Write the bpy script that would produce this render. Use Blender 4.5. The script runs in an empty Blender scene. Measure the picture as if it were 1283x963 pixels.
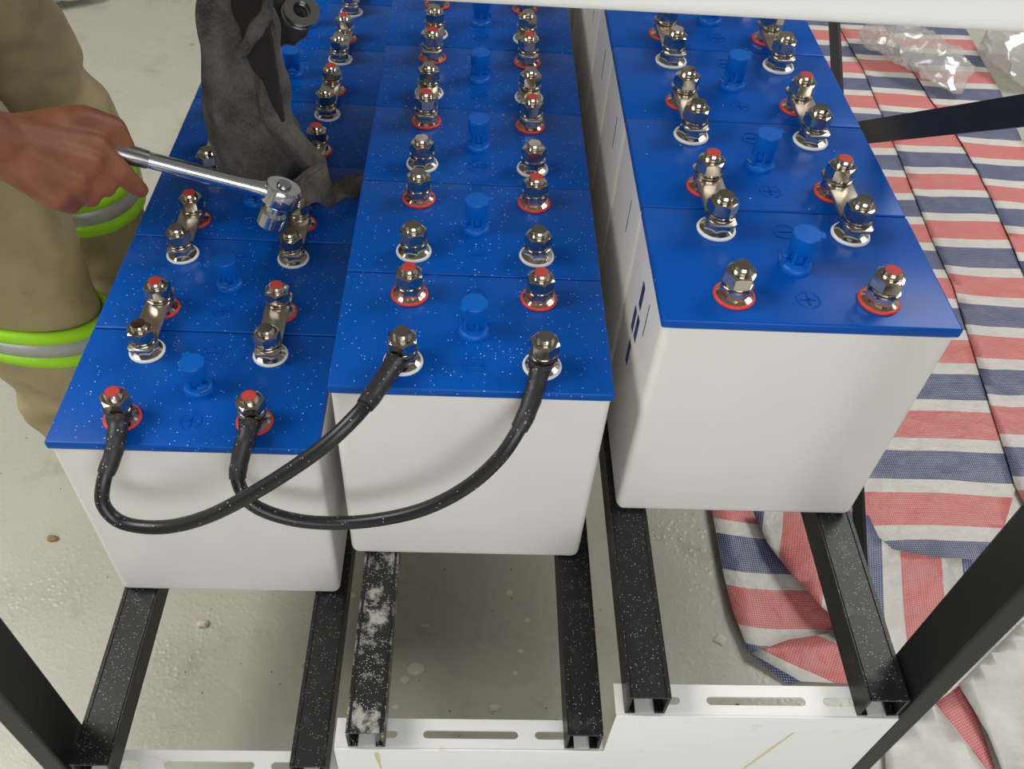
import bpy, bmesh, math, random
import numpy as np
from mathutils import Vector, Matrix, noise
random.seed(7)
scn = bpy.context.scene
col = scn.collection
PI = math.pi

# ------------------------------------------------------------------ camera
F_PX = 1114.63
CAM = np.array([-0.0076, -0.5966, 1.3656])
RX, RY, RZ = 0.7392, -0.0598, -0.0129
RM = (Matrix.Rotation(RZ, 3, 'Z') @ Matrix.Rotation(RY, 3, 'Y') @ Matrix.Rotation(RX, 3, 'X'))
cd = bpy.data.cameras.new('camera')
cam = bpy.data.objects.new('camera', cd)
col.objects.link(cam)
cd.sensor_width = 36.0
cd.lens = F_PX / 1283 * 36
cd.clip_start = 0.02
cam.matrix_world = Matrix.Translation(Vector(CAM)) @ RM.to_4x4()
scn.camera = cam

# ------------------------------------------------------------------ world, lights, exposure
w = bpy.data.worlds.new('world')
scn.world = w
w.use_nodes = True
bg = w.node_tree.nodes['Background']
bg.inputs[0].default_value = (0.93, 0.97, 1.0, 1)
bg.inputs[1].default_value = 0.35


def area_light(name, loc, target, sx, sy, power, colr):
    l = bpy.data.lights.new(name, 'AREA')
    l.shape = 'RECTANGLE'
    l.size, l.size_y, l.energy, l.color = sx, sy, power, colr
    o = bpy.data.objects.new(name, l)
    col.objects.link(o)
    o.location = loc
    o.rotation_euler = (Vector(target) - Vector(loc)).to_track_quat('-Z', 'Y').to_euler()
    return o


area_light('skylight', (-2.0, 0.2, 3.12), (-1.2, 0.25, 0.0), 1.7, 3.0, 165, (1.0, 0.98, 0.93))
area_light('rear_fill_light', (2.3, 1.6, 3.12), (1.5, 1.4, 0.0), 1.6, 2.2, 118, (1.0, 0.98, 0.94))  # added fill lamp above the tarp, brightens the far floor
area_light('doorway_daylight', (0.5, -3.45, 1.75), (0.2, 0.4, 0.6), 3.0, 2.6, 115, (0.96, 0.98, 1.0))
scn.view_settings.view_transform = 'Standard'
scn.view_settings.look = 'None'
scn.view_settings.exposure = 0.0
scn.view_settings.gamma = 1.0
scn.view_settings.use_curve_mapping = False


# ------------------------------------------------------------------ photo pixel -> point on a known surface
def ray(x, y):
    return np.array(RM @ Vector(((x - 641.5) / F_PX, -(y - 481.5) / F_PX, -1)))


def at_z(x, y, z):
    d = ray(x, y)
    return Vector(CAM + d * (z - CAM[2]) / d[2])


def at_y(x, y, Y):
    d = ray(x, y)
    return Vector(CAM + d * (Y - CAM[1]) / d[1])


def at_d(x, y, d):
    return Vector(CAM + ray(x, y) * d)


# ------------------------------------------------------------------ materials
def mat(name, rgb, rough=0.5, metal=0.0, spec=0.5, **kw):
    m = bpy.data.materials.new(name)
    m.use_nodes = True
    b = m.node_tree.nodes['Principled BSDF']
    b.inputs['Base Color'].default_value = (*rgb, 1)
    b.inputs['Roughness'].default_value = rough
    b.inputs['Metallic'].default_value = metal
    b.inputs['Specular IOR Level'].default_value = spec
    for k, v in kw.items():
        b.inputs[k].default_value = v
    return m


def S(r, g, b):
    def f(c):
        c /= 255
        return c / 12.92 if c < .04045 else ((c + .055) / 1.055) ** 2.4
    return (f(r), f(g), f(b))


class NT:
    def __init__(self, m):
        self.nt = m.node_tree
        self.b = self.nt.nodes['Principled BSDF']

    def n(self, t, **kw):
        nd = self.nt.nodes.new(t)
        for k, v in kw.items():
            if k.startswith('i_'):
                nd.inputs[k[2:].replace('_', ' ')].default_value = v
            else:
                setattr(nd, k, v)
        return nd

    def l(self, a, b):
        self.nt.links.new(a, b)

    def math(self, op, a, b=None, clamp=False):
        nd = self.nt.nodes.new('ShaderNodeMath')
        nd.operation = op
        nd.use_clamp = clamp
        for i, v in enumerate((a, b)):
            if v is None:
                continue
            if isinstance(v, (int, float)):
                nd.inputs[i].default_value = v
            else:
                self.l(v, nd.inputs[i])
        return nd.outputs[0]

    def mix(self, fac, a, b):
        nd = self.nt.nodes.new('ShaderNodeMix')
        nd.data_type = 'RGBA'
        for sock, v in ((nd.inputs[0], fac), (nd.inputs[6], a), (nd.inputs[7], b)):
            if isinstance(v, (int, float)):
                sock.default_value = v
            elif isinstance(v, tuple):
                sock.default_value = (*v[:3], 1)
            else:
                self.l(v, sock)
        return nd.outputs[2]

    def pos(self):
        return self.n('ShaderNodeNewGeometry').outputs['Position']

    def noise(self, scale, detail=3, vec=None, rough=.55):
        nd = self.n('ShaderNodeTexNoise')
        nd.inputs['Scale'].default_value = scale
        nd.inputs['Detail'].default_value = detail
        nd.inputs['Roughness'].default_value = rough
        self.l(vec if vec is not None else self.pos(), nd.inputs['Vector'])
        return nd.outputs[0]

    def ramp(self, fac, stops):
        nd = self.n('ShaderNodeMapRange')
        nd.inputs[1].default_value, nd.inputs[2].default_value = stops
        nd.clamp = True
        self.l(fac, nd.inputs[0])
        return nd.outputs[0]

    def specks(self, scale, size, keep):
        v = self.n('ShaderNodeTexVoronoi')
        v.inputs['Scale'].default_value = scale
        self.l(self.pos(), v.inputs['Vector'])
        near = self.math('LESS_THAN', v.outputs['Distance'], size)
        sep = self.n('ShaderNodeSeparateColor')
        self.l(v.outputs['Color'], sep.inputs[0])
        k = self.math('LESS_THAN', sep.outputs[0], keep)
        return self.math('MULTIPLY', near, k)

    def bump(self, h, strength=.3, dist=.002):
        nd = self.n('ShaderNodeBump')
        nd.inputs['Strength'].default_value = strength
        nd.inputs['Distance'].default_value = dist
        self.l(h, nd.inputs['Height'])
        self.l(nd.outputs[0], self.b.inputs['Normal'])


M = {}


def dusty(name, rgb, rough, dust, scale, size, keep, smear=.0, metal=0., spec=.5, smear_scale=9, smear_range=(.58, .8)):
    m = mat(name, rgb, rough, metal, spec)
    t = NT(m)
    c = t.mix(t.specks(scale, size, keep), rgb, dust)
    c = t.mix(t.specks(scale * .45, size * .55, keep * .5), c, dust)
    if smear:
        sm = t.math('MULTIPLY', t.ramp(t.noise(smear_scale, 6, rough=.7), smear_range), smear)
        c = t.mix(sm, c, dust)
    t.l(c, t.b.inputs['Base Color'])
    t.l(t.ramp(t.noise(30, 2), (-1.0, 2.4)), t.b.inputs['Roughness']) if rough < 0 else None
    return m


M['lid'] = dusty('blue_lid', S(0, 79, 170), .36, S(205, 222, 240), 260, .15, .22, .07, spec=.2)
M['lid_clean'] = dusty('blue_lid_clean', S(0, 78, 170), .34, S(190, 215, 240), 120, .09, .05, .03, spec=.2)
M['plug'] = mat('blue_plug', S(0, 92, 186), .42, spec=.3)
m = mat('white_case', S(228, 225, 219), .42)
m.node_tree.nodes['Principled BSDF'].inputs['Subsurface Weight'].default_value = .08
m.node_tree.nodes['Principled BSDF'].inputs['Subsurface Radius'].default_value = (.01, .01, .01)
t = NT(m)
t.l(t.mix(t.math('MULTIPLY', t.ramp(t.noise(6, 4), (.5, .8)), .22), S(229, 226, 221), S(205, 202, 200)), t.b.inputs['Base Color'])
M['case'] = m
m = mat('nickel', (.60, .545, .46), .22, 1.0)
t = NT(m)
t.l(t.ramp(t.noise(90, 3), (.1, 3.0)), t.b.inputs['Roughness'])
M['nickel'] = m
m = mat('nickel_link', (.72, .67, .59), .3, 1.0)
t = NT(m)
t.l(t.mix(t.ramp(t.noise(70, 5), (.4, .75)), (.66, .61, .53), (.44, .38, .31)), t.b.inputs['Base Color'])
M['link'] = m
M['ring_red'] = mat('red_seal', S(222, 62, 42), .5)
M['ring_white'] = mat('white_seal', S(232, 232, 228), .5)
m = mat('red_paint', S(205, 60, 45), .5)
t = NT(m)
t.l(t.mix(t.ramp(t.noise(160, 3), (.58, .66)), S(186, 56, 44), S(135, 90, 76)), t.b.inputs['Base Color'])
M['red_paint'] = m
M['gold'] = mat('brass_pin', (.75, .6, .35), .3, 1.0)
M['print'] = mat('blue_print', S(28, 45, 105), .6)
M['cable'] = dusty('black_cable', S(30, 30, 32), .36, S(190, 190, 188), 330, .2, .16)
M['sleeve'] = dusty('heatshrink', S(36, 36, 38), .5, S(165, 163, 160), 300, .24, .2, .25, smear_scale=40)
M['lug'] = mat('tinned_lug', (.55, .53, .5), .35, 1.0)
M['rail'] = dusty('black_rail', S(22, 23, 25), .42, S(175, 172, 166), 420, .22, .30, .22, smear_scale=26)
M['rail_dirty'] = dusty('black_rail_dirty', S(24, 25, 27), .5, S(190, 186, 178), 420, .26, .5, .85, smear_scale=38, smear_range=(.5, .62))
M['post'] = dusty('black_post', S(22, 23, 25), .45, S(170, 170, 168), 120, .08, .12)
M['brace'] = mat('black_brace', S(16, 18, 24), .5)
m = mat('white_plate', S(236, 236, 233), .4)
t = NT(m)
st = t.math('MULTIPLY', t.ramp(t.noise(24, 5), (.66, .78)), .55)
t.l(t.mix(st, S(236, 236, 233), S(196, 176, 140)), t.b.inputs['Base Color'])
M['plate'] = m
M['stain'] = mat('yellow_stain', S(214, 202, 165), .5)
M['chip'] = mat('plaster_chip', S(212, 205, 188), .8)
m = mat('painted_floor', S(190, 188, 181), .3)
t = NT(m)
base = t.mix(t.ramp(t.noise(2.2, 4), (.3, .7)), S(178, 176, 165), S(192, 189, 175))
dirt = t.math('MULTIPLY', t.ramp(t.noise(5.5, 8, rough=.72), (.56, .74)), .65)
base = t.mix(dirt, base, S(146, 134, 110))
base = t.mix(t.specks(60, .10, .10), base, S(105, 95, 80))
base = t.mix(t.math('MULTIPLY', t.specks(16, .14, .12), t.ramp(t.noise(3, 3), (.45, .6))), base, S(110, 100, 88))
t.l(base, t.b.inputs['Base Color'])
t.l(t.math('ADD', t.math('MULTIPLY', t.ramp(t.noise(4, 4), (.35, .65)), .22), .2), t.b.inputs['Roughness'])
bmp = t.math('ADD', t.noise(120, 2), t.math('MULTIPLY', t.ramp(t.noise(75, 3), (.5, .6)), 1.0))
vd = t.n('ShaderNodeTexVoronoi')
vd.inputs['Scale'].default_value = 95
t.l(t.pos(), vd.inputs['Vector'])
drop = t.math('MULTIPLY', t.math('SUBTRACT', 1.0, t.ramp(vd.outputs['Distance'], (.12, .42))), t.ramp(t.noise(2.6, 3), (.46, .60)))
t.bump(t.math('ADD', t.math('MULTIPLY', bmp, .25), drop), .30, .0016)
M['floor'] = m
M['wall'] = mat('grey_wall', S(176, 177, 174), .8)
M['ceiling'] = mat('dark_ceiling', S(150, 151, 150), .8)


def stripe_mat():
    m = mat('striped_tarp', (.8, .8, .8), .5)
    t = NT(m)
    uv = t.n('ShaderNodeUVMap')
    uv.uv_map = 'UVMap'
    sep = t.n('ShaderNodeSeparateXYZ')
    t.l(uv.outputs[0], sep.inputs[0])
    per = .2145
    # v counts downward from the top edge of a red stripe
    vj = t.math('ADD', sep.outputs[1], t.math('MULTIPLY', t.noise(900, 0, uv.outputs[0]), .0016))
    fr = t.math('FRACT', t.math('DIVIDE', vj, per))
    rmp = t.n('ShaderNodeValToRGB')
    rmp.color_ramp.interpolation = 'CONSTANT'
    e = rmp.color_ramp.elements
    e[0].position, e[0].color = 0, (*S(208, 98, 96), 1)
    e[1].position, e[1].color = .345, (*S(214, 211, 204), 1)
    for p, c in ((.500, S(46, 66, 116)), (.845, S(214, 211, 204))):
        x = e.new(p)
        x.color = (*c, 1)
    t.l(fr, rmp.inputs[0])
    # woven tapes: pale dots where the white warp passes over the coloured weft
    k = 2 * PI / .0085
    a = t.math('SINE', t.math('MULTIPLY', t.math('ADD', sep.outputs[0], sep.outputs[1]), k))
    b_ = t.math('SINE', t.math('MULTIPLY', t.math('SUBTRACT', sep.outputs[0], sep.outputs[1]), k))
    ch = t.math('MULTIPLY', t.ramp(t.math('MULTIPLY', a, b_), (.10, .5)), .5)
    c = t.mix(ch, rmp.outputs[0], S(214, 205, 203))
    g = t.math('MULTIPLY', t.ramp(t.noise(26, 5), (.45, .8)), .28)
    c = t.mix(g, c, S(165, 160, 152))
    t.l(c, t.b.inputs['Base Color'])
    t.bump(t.noise(22, 5), .55, .012)
    return m


M['tarp'] = stripe_mat()
m = mat('white_sack', S(214, 212, 206), .45)
t = NT(m)
t.l(t.mix(t.ramp(t.noise(14, 5), (.35, .7)), S(219, 217, 211), S(188, 185, 178)), t.b.inputs['Base Color'])
t.bump(t.noise(30, 5), .5, .008)
M['sack'] = m
m = mat('khaki_cotton', S(150, 136, 104), .85)
t = NT(m)
c = t.mix(t.ramp(t.noise(5, 5), (.35, .7)), S(172, 156, 120), S(134, 121, 88))
c = t.mix(t.math('MULTIPLY', t.ramp(t.noise(11, 6, rough=.7), (.62, .74)), .6), c, S(62, 54, 44))
t.l(c, t.b.inputs['Base Color'])
t.bump(t.noise(700, 2), .25, .001)
M['khaki'] = m
M['lime'] = mat('lime_tape', S(165, 232, 30), .55)
M['silver'] = mat('silver_tape', S(176, 178, 178), .4, .25)
m = mat('skin', S(140, 84, 58), .55)
m.node_tree.nodes['Principled BSDF'].inputs['Subsurface Weight'].default_value = .06
t = NT(m)
t.l(t.mix(t.ramp(t.noise(38, 5), (.3, .7)), S(146, 88, 60), S(118, 68, 46)), t.b.inputs['Base Color'])
t.bump(t.noise(160, 4), .4, .001)
M['skin'] = m
M['nail'] = mat('nail', S(186, 140, 118), .35)
M['hair'] = mat('black_hair', S(20, 18, 17), .6)
M['boot'] = mat('black_boot', S(30, 28, 26), .6)
M['eye'] = mat('eye', S(40, 30, 25), .3)
m = mat('dark_rag', S(62, 60, 60), .95)
t = NT(m)
c = t.mix(t.ramp(t.noise(24, 6, rough=.7), (.3, .7)), S(48, 45, 44), S(96, 91, 86))
c = t.mix(t.math('MULTIPLY', t.ramp(t.noise(420, 2), (.45, .7)), .28), c, S(126, 120, 114))
t.l(c, t.b.inputs['Base Color'])
t.bump(t.noise(420, 3), .3, .001)
M['rag'] = m
M['glove'] = mat('black_glove', S(44, 44, 46), .85)
M['recess_shade'] = mat('rag_recess_shade', S(30, 27, 25), .95)  # darker than the rag: recess shade put into the colour
M['chrome'] = mat('chrome', (.72, .73, .75), .16, 1.0)
M['steel'] = mat('dark_steel', (.36, .35, .35), .26, 1.0)


def bag_mat():
    m = bpy.data.materials.new('clear_bag')
    m.use_nodes = True
    nt = m.node_tree
    for n in list(nt.nodes):
        if n.type == 'BSDF_PRINCIPLED':
            nt.nodes.remove(n)
    out = nt.nodes['Material Output']
    tr = nt.nodes.new('ShaderNodeBsdfTransparent')
    tr.inputs[0].default_value = (.93, .93, .92, 1)
    gl = nt.nodes.new('ShaderNodeBsdfGlossy')
    gl.inputs['Roughness'].default_value = .18
    df = nt.nodes.new('ShaderNodeBsdfDiffuse')
    df.inputs[0].default_value = (.8, .78, .76, 1)
    a = nt.nodes.new('ShaderNodeMixShader')
    a.inputs[0].default_value = .35
    b = nt.nodes.new('ShaderNodeMixShader')
    b.inputs[0].default_value = .38
    nt.links.new(df.outputs[0], a.inputs[1])
    nt.links.new(gl.outputs[0], a.inputs[2])
    nt.links.new(tr.outputs[0], b.inputs[1])
    nt.links.new(a.outputs[0], b.inputs[2])
    nt.links.new(b.outputs[0], out.inputs[0])
    return m


M['bag'] = bag_mat()


# ------------------------------------------------------------------ mesh helpers
class MB:
    def __init__(self):
        self.v, self.f = [], []

    def add(self, vs, fs):
        o = len(self.v)
        self.v += [tuple(p) for p in vs]
        self.f += [tuple(i + o for i in f) for f in fs]
        return self

    def box(self, x0, x1, y0, y1, z0, z1):
        vs = [(x, y, z) for z in (z0, z1) for y in (y0, y1) for x in (x0, x1)]
        return self.add(vs, [(0, 2, 3, 1), (4, 5, 7, 6), (0, 1, 5, 4), (2, 6, 7, 3), (0, 4, 6, 2), (1, 3, 7, 5)])

    def rings(self, rings, cap0=True, cap1=True, closed=False):
        n = len(rings[0])
        vs = [p for r in rings for p in r]
        fs = []
        R = len(rings)
        for i in range(R if closed else R - 1):
            a, b = i * n, ((i + 1) % R) * n
            for j in range(n):
                k = (j + 1) % n
                fs.append((a + j, a + k, b + k, b + j))
        if not closed:
            if cap0:
                fs.append(tuple(reversed(range(n))))
            if cap1:
                fs.append(tuple(range((R - 1) * n, R * n)))
        return self.add(vs, fs)

    def lathe(self, prof, n=24, c=(0, 0, 0), cap0=True, cap1=True):
        rr = []
        for r, z in prof:
            rr.append([(c[0] + r * math.cos(2 * PI * j / n), c[1] + r * math.sin(2 * PI * j / n), c[2] + z) for j in range(n)])
        return self.rings(rr, cap0, cap1)

    def tube(self, path, rad, n=12, cap=True):
        path = [Vector(p) for p in path]
        rr = []
        up = None
        for i, p in enumerate(path):
            d = (path[min(i + 1, len(path) - 1)] - path[max(i - 1, 0)]).normalized()
            if up is None:
                up = d.orthogonal().normalized()
            up = (up - d * up.dot(d)).normalized()
            s = d.cross(up)
            r = rad[i] if isinstance(rad, (list, tuple)) else rad
            rr.append([p + (up * math.cos(2 * PI * j / n) + s * math.sin(2 * PI * j / n)) * r for j in range(n)])
        return self.rings(rr, cap, cap)

    def torus(self, R, r, c=(0, 0, 0), n=28, k=8):
        rr = []
        for i in range(n):
            a = 2 * PI * i / n
            rr.append([(c[0] + (R + r * math.cos(2 * PI * j / k)) * math.cos(a),
                        c[1] + (R + r * math.cos(2 * PI * j / k)) * math.sin(a),
                        c[2] + r * math.sin(2 * PI * j / k)) for j in range(k)])
        return self.rings(rr, closed=True)

    def prism(self, poly, z0, z1):
        n = len(poly)
        return self.rings([[(x, y, z0) for x, y in poly], [(x, y, z1) for x, y in poly]])

    def ellipsoid(self, c, rx, ry, rz, n=20, k=12):
        rr = []
        for i in range(1, k):
            a = -PI / 2 + PI * i / k
            rr.append([(c[0] + rx * math.cos(a) * math.cos(2 * PI * j / n), c[1] + ry * math.cos(a) * math.sin(2 * PI * j / n), c[2] + rz * math.sin(a)) for j in range(n)])
        return self.rings(rr)

    def capsule(self, p0, p1, r0, r1, n=16):
        p0, p1 = Vector(p0), Vector(p1)
        d = (p1 - p0)
        L = d.length
        d = d.normalized() if L > 1e-6 else Vector((0, 0, 1))
        path, rad = [], []
        for i in range(6):
            a = PI / 2 * i / 5 + .02
            path.append(p0 - d * (r0 * math.cos(a)))
            rad.append(max(r0 * math.sin(a), 1e-4))
        for i in range(6):
            a = PI / 2 * (1 - i / 5) + .02
            path.append(p1 + d * (r1 * math.cos(a)))
            rad.append(max(r1 * math.sin(a), 1e-4))
        up = d.orthogonal().normalized()
        s = d.cross(up)
        rr = [[p + (up * math.cos(2 * PI * j / n) + s * math.sin(2 * PI * j / n)) * r for j in range(n)] for p, r in zip(path, rad)]
        return self.rings(rr)

    def chain(self, pts, rad):
        for i in range(len(pts) - 1):
            self.capsule(pts[i], pts[i + 1], rad[i], rad[i + 1])
        return self

    def mesh(self, name, m, smooth=False, bevel=0, seg=2, angle=40):
        me = bpy.data.meshes.new(name)
        me.from_pydata([tuple(p) for p in self.v], [], self.f)
        bm = bmesh.new()
        bm.from_mesh(me)
        bmesh.ops.recalc_face_normals(bm, faces=bm.faces)
        if bevel:
            es = [e for e in bm.edges if len(e.link_faces) == 2 and e.calc_face_angle(0) > .6]
            bmesh.ops.bevel(bm, geom=es, offset=bevel, segments=seg, profile=.5, affect='EDGES', clamp_overlap=True)
        bm.to_mesh(me)
        bm.free()
        if m is not None:
            me.materials.append(m)
        if smooth:
            me.polygons.foreach_set('use_smooth', [True] * len(me.polygons))
            me.set_sharp_from_angle(angle=math.radians(angle))
        return me

    def build(self, name, m, parent=None, **kw):
        return place(name, self.mesh(name, m, **kw), parent)


def place(name, me, parent=None, loc=(0, 0, 0), rz=0):
    o = bpy.data.objects.new(name, me)
    col.objects.link(o)
    o.location = loc
    o.rotation_euler = (0, 0, rz)
    if parent:
        o.parent = parent
    return o


def tag(o, label=None, cat=None, group=None, kind=None):
    if label:
        o['label'] = label
    if cat:
        o['category'] = cat
    if group:
        o['group'] = group
    if kind:
        o['kind'] = kind
    return o


def empty(name, loc=(0, 0, 0), label=None, cat=None, group=None):
    o = bpy.data.objects.new(name, None)
    o.empty_display_size = .05
    col.objects.link(o)
    o.location = loc
    return tag(o, label, cat, group)


def remeshed(mb, name, m, voxel, smooth=4, factor=.5):
    me = mb.mesh(name + '_src', None)
    o = bpy.data.objects.new(name + '_src', me)
    col.objects.link(o)
    r = o.modifiers.new('r', 'REMESH')
    r.mode = 'VOXEL'
    r.voxel_size = voxel
    if smooth:
        s = o.modifiers.new('s', 'SMOOTH')
        s.iterations = smooth
        s.factor = factor
    dg = bpy.context.evaluated_depsgraph_get()
    dg.update()
    out = bpy.data.meshes.new_from_object(o.evaluated_get(dg))
    out.name = name
    bpy.data.objects.remove(o)
    bpy.data.meshes.remove(me)
    out.materials.clear()
    out.materials.append(m)
    out.polygons.foreach_set('use_smooth', [True] * len(out.polygons))
    return out


def spline(pts, n=10):
    """Catmull-Rom through the points."""
    P = [Vector(p) for p in pts]
    P = [P[0] * 2 - P[1]] + P + [P[-1] * 2 - P[-2]]
    out = []
    for i in range(1, len(P) - 2):
        a, b, c, d = P[i - 1:i + 3]
        for k in range(n):
            s = k / n
            out.append(.5 * ((2 * b) + (c - a) * s + (2 * a - 5 * b + 4 * c - d) * s * s + (3 * b - a - 3 * c + d) * s ** 3))
    out.append(P[-2])
    return out


def flat_plate(name, outer, holes, thick, m, parent):
    """A sheet with holes, lying in local xy, from a filled 2D curve."""
    cu = bpy.data.curves.new(name, 'CURVE')
    cu.dimensions = '2D'
    cu.fill_mode = 'BOTH'
    cu.extrude = thick / 2
    for poly in [outer] + holes:
        sp = cu.splines.new('POLY')
        sp.points.add(len(poly) - 1)
        for p, (x, y) in zip(sp.points, poly):
            p.co = (x, y, 0, 1)
        sp.use_cyclic_u = True
    o = bpy.data.objects.new(name, cu)
    col.objects.link(o)
    dg = bpy.context.evaluated_depsgraph_get()
    dg.update()
    me = bpy.data.meshes.new_from_object(o.evaluated_get(dg))
    bpy.data.objects.remove(o)
    me.materials.clear()
    me.materials.append(m)
    return place(name, me, parent)


def slot(x0, x1, yc, r, n=8):
    return ([(x0 + r + r * math.cos(a), yc + r * math.sin(a)) for a in [PI / 2 + PI * i / n for i in range(n + 1)]] +
            [(x1 - r + r * math.cos(a), yc + r * math.sin(a)) for a in [-PI / 2 + PI * i / n for i in range(n + 1)]])


# ------------------------------------------------------------------ dimensions measured from the photograph (metres)
W, D, H = .29, .1768, .3162              # lid width, cell pitch, cell height
ROWS = [dict(x=-.3095, y=.0013, z=.5948, name='lowest'),
        dict(x=0., y=0., z=.7000, name='middle'),
        dict(x=.3201, y=.0043, z=.8022, name='highest')]
NCELL = 7
RAIL_H = .040
FRONT = -.2220

# ------------------------------------------------------------------ the setting
fl = MB().box(-4.2, 4.2, -3.6, 4.6, -.08, 0).build('floor', M['floor'])
tag(fl, 'pale grey painted floor with dirt specks and wet gloss', 'floor', kind='structure')
wb = MB().box(-4.2, 4.2, 4.6, 4.75, 0, 3.2).build('wall_back', M['wall'])
tag(wb, 'plain grey wall far behind the battery rack', 'wall', kind='structure')
wf = MB().box(-4.2, 4.2, -3.75, -3.6, 0, 3.2).build('wall_front', M['wall'])
tag(wf, 'plain grey wall on the doorway side of the room', 'wall', kind='structure')
wx = MB().box(-4.35, -4.2, -3.6, 4.6, 0, 3.2).build('wall_left', M['wall'])
tag(wx, 'plain grey wall behind the worker', 'wall', kind='structure')
ce = MB().box(-4.2, 4.2, -3.6, 4.6, 3.2, 3.3).build('ceiling', M['ceiling'])
tag(ce, 'plain grey ceiling above the battery rack', 'ceiling', kind='structure')
wl = MB().box(4.2, 4.35, -3.6, 4.6, 0, 3.2).build('wall_right', M['wall'])
tag(wl, 'plain grey wall beyond the striped tarp', 'wall', kind='structure')

# ------------------------------------------------------------------ the rack
rack = empty('battery_rack', (0, .5, 0), 'stepped battery rack with black rails, black posts and white slotted end plates', 'rack')
RO = Vector((0, .5, 0))


class RB(MB):
    """rack-part builder: takes world coordinates, stores them relative to the rack's base."""
    def build(self, name, m, parent=None, **kw):
        if parent is rack:
            self.v = [tuple(Vector(p) - RO) for p in self.v]
        return MB.build(self, name, m, parent, **kw)


def rail(x0, x1, ztop):
    """C channel, open downwards with inturned lips."""
    zb = ztop - RAIL_H
    th, lip = .003, .011
    prof = [(x0, zb), (x0 + lip, zb), (x0 + lip, zb + th), (x0 + th, zb + th), (x0 + th, ztop - th), (x1 - th, ztop - th),
            (x1 - th, zb + th), (x1 - lip, zb + th), (x1 - lip, zb), (x1, zb), (x1, ztop), (x0, ztop)]
    b = RB()
    ys = (-.2215, 1.262)
    b.rings([[(x, y, z) for x, z in prof] for y in ys])
    o = b.build('rail', M['rail_dirty' if abs(x0 + .1265) < .001 else 'rail'], rack)
    # a shallow rolled bead along each upper edge
    e = RB()
    for x in (x0 + .0035, x1 - .0035):
        e.box(x - .0014, x + .0014, ys[0], ys[1], ztop - .0005, ztop + .0012)
    e.v = [tuple(Vector(p) - RO) for p in e.v]
    MB.build(e, 'rail_bead', M['rail'], o)
    return o


ZB = [r['z'] - H - .0013 for r in ROWS]
for i, xs in enumerate([[(-.452, -.408), (-.200, -.158)], [(-.1265, -.0845), (.118, .158)], [(.1715, .2145), (.423, .4665)]]):
    for x0, x1 in xs:
        rail(x0, x1, ZB[i])

# stepped end plates, front and back: vertical sheet plus slotted flanges
STEPX = [(-.457, -.142), (-.142, .163), (.163, .469)]


def end_plate(yf, sgn):
    zt = [z - RAIL_H - .0005 for z in ZB]
    poly = [(STEPX[0][0], .06), (STEPX[2][1], .06), (STEPX[2][1], zt[2]), (STEPX[2][0], zt[2]), (STEPX[2][0], zt[1]),
            (STEPX[1][0], zt[1]), (STEPX[1][0], zt[0]), (STEPX[0][0], zt[0])]
    b = RB()
    n = len(poly)
    b.rings([[(x, yf, z) for x, z in poly], [(x, yf + sgn * .003, z) for x, z in poly]])
    pl = b.build('end_plate', M['plate'], rack, smooth=True, bevel=.0012, seg=2)
    for i, (x0, x1) in enumerate(STEPX):
        wdt = .036
        y0, y1 = (yf + .0028, yf + wdt) if sgn > 0 else (yf - wdt, yf - .0028)
        holes = []
        yc = (y0 + y1) / 2 - .001
        L = x1 - x0
        cuts = [(.048, .070), (.100, .208), (.228, .262)]
        for a, c_ in cuts:
            holes.append(slot(x0 + a - (.001 if i else 0), x0 + c_, yc, .0048))
        fo = flat_plate('slotted_flange', [(x0, y0), (x1, y0), (x1, y1), (x0, y1)], holes, .003, M['plate'], pl)
        fo.location = (0, -RO.y, zt[i] - .0018)
    return pl


front_plate = end_plate(FRONT - .003, 1)
back_plate = end_plate(1.262, -1)

# rectangular posts at the four corners
for x0, x1 in ((-.486, -.460), (.4700, .4965)):
    for y0, y1 in ((-.2225, -.1655), (1.205, 1.262)):
        o = RB().box(x0, x1, y0, y1, 0, 1.33).build('post', M['post'], rack, bevel=.003)
        for zz in (.30, .42):
            yy = y0 + .028
            s = -1 if x0 < 0 else 1
            xf = x0 if s < 0 else x1
            b = RB()
            b.lathe([(.0075, 0), (.0075, .006)], 6)
            b.v = [tuple(Vector((xf + s * p[2], yy + p[0], zz + p[1])) - RO) for p in b.v]
            MB.build(b, 'bolt_head', M['steel'], o)
# upper white cross plate between the front posts, and its match at the back
prof = []
r_ = .007
z0, z1, y0, y1 = 1.1925, 1.325, FRONT - .0005, FRONT + .034


def bend(cy, cz, a0, a1, r):
    return [(cy + r * math.cos(a0 + (a1 - a0) * i / 6), cz + r * math.sin(a0 + (a1 - a0) * i / 6)) for i in range(7)]


prof = ([(y1, z0)] + bend(y0 + r_, z0 + r_, -PI / 2, -PI, r_) + bend(y0 + r_, z1 - r_, PI, PI / 2, r_) + [(y1, z1), (y1, z1 - .003)] +
        bend(y0 + r_, z1 - r_, PI / 2, PI, r_ - .003) + bend(y0 + r_, z0 + r_, PI, 1.5 * PI, r_ - .003) + [(y1, z0 + .003)])
RB().rings([[(x, y, z) for y, z in prof] for x in (-.460, .4700)]).build('upper_cross_plate', M['plate'], rack, smooth=True, angle=50)
RB().rings([[(x, 1.0395 - y, z) for y, z in prof] for x in (-.460, .4700)]).build('upper_cross_plate', M['plate'], rack, smooth=True, angle=50)


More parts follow.
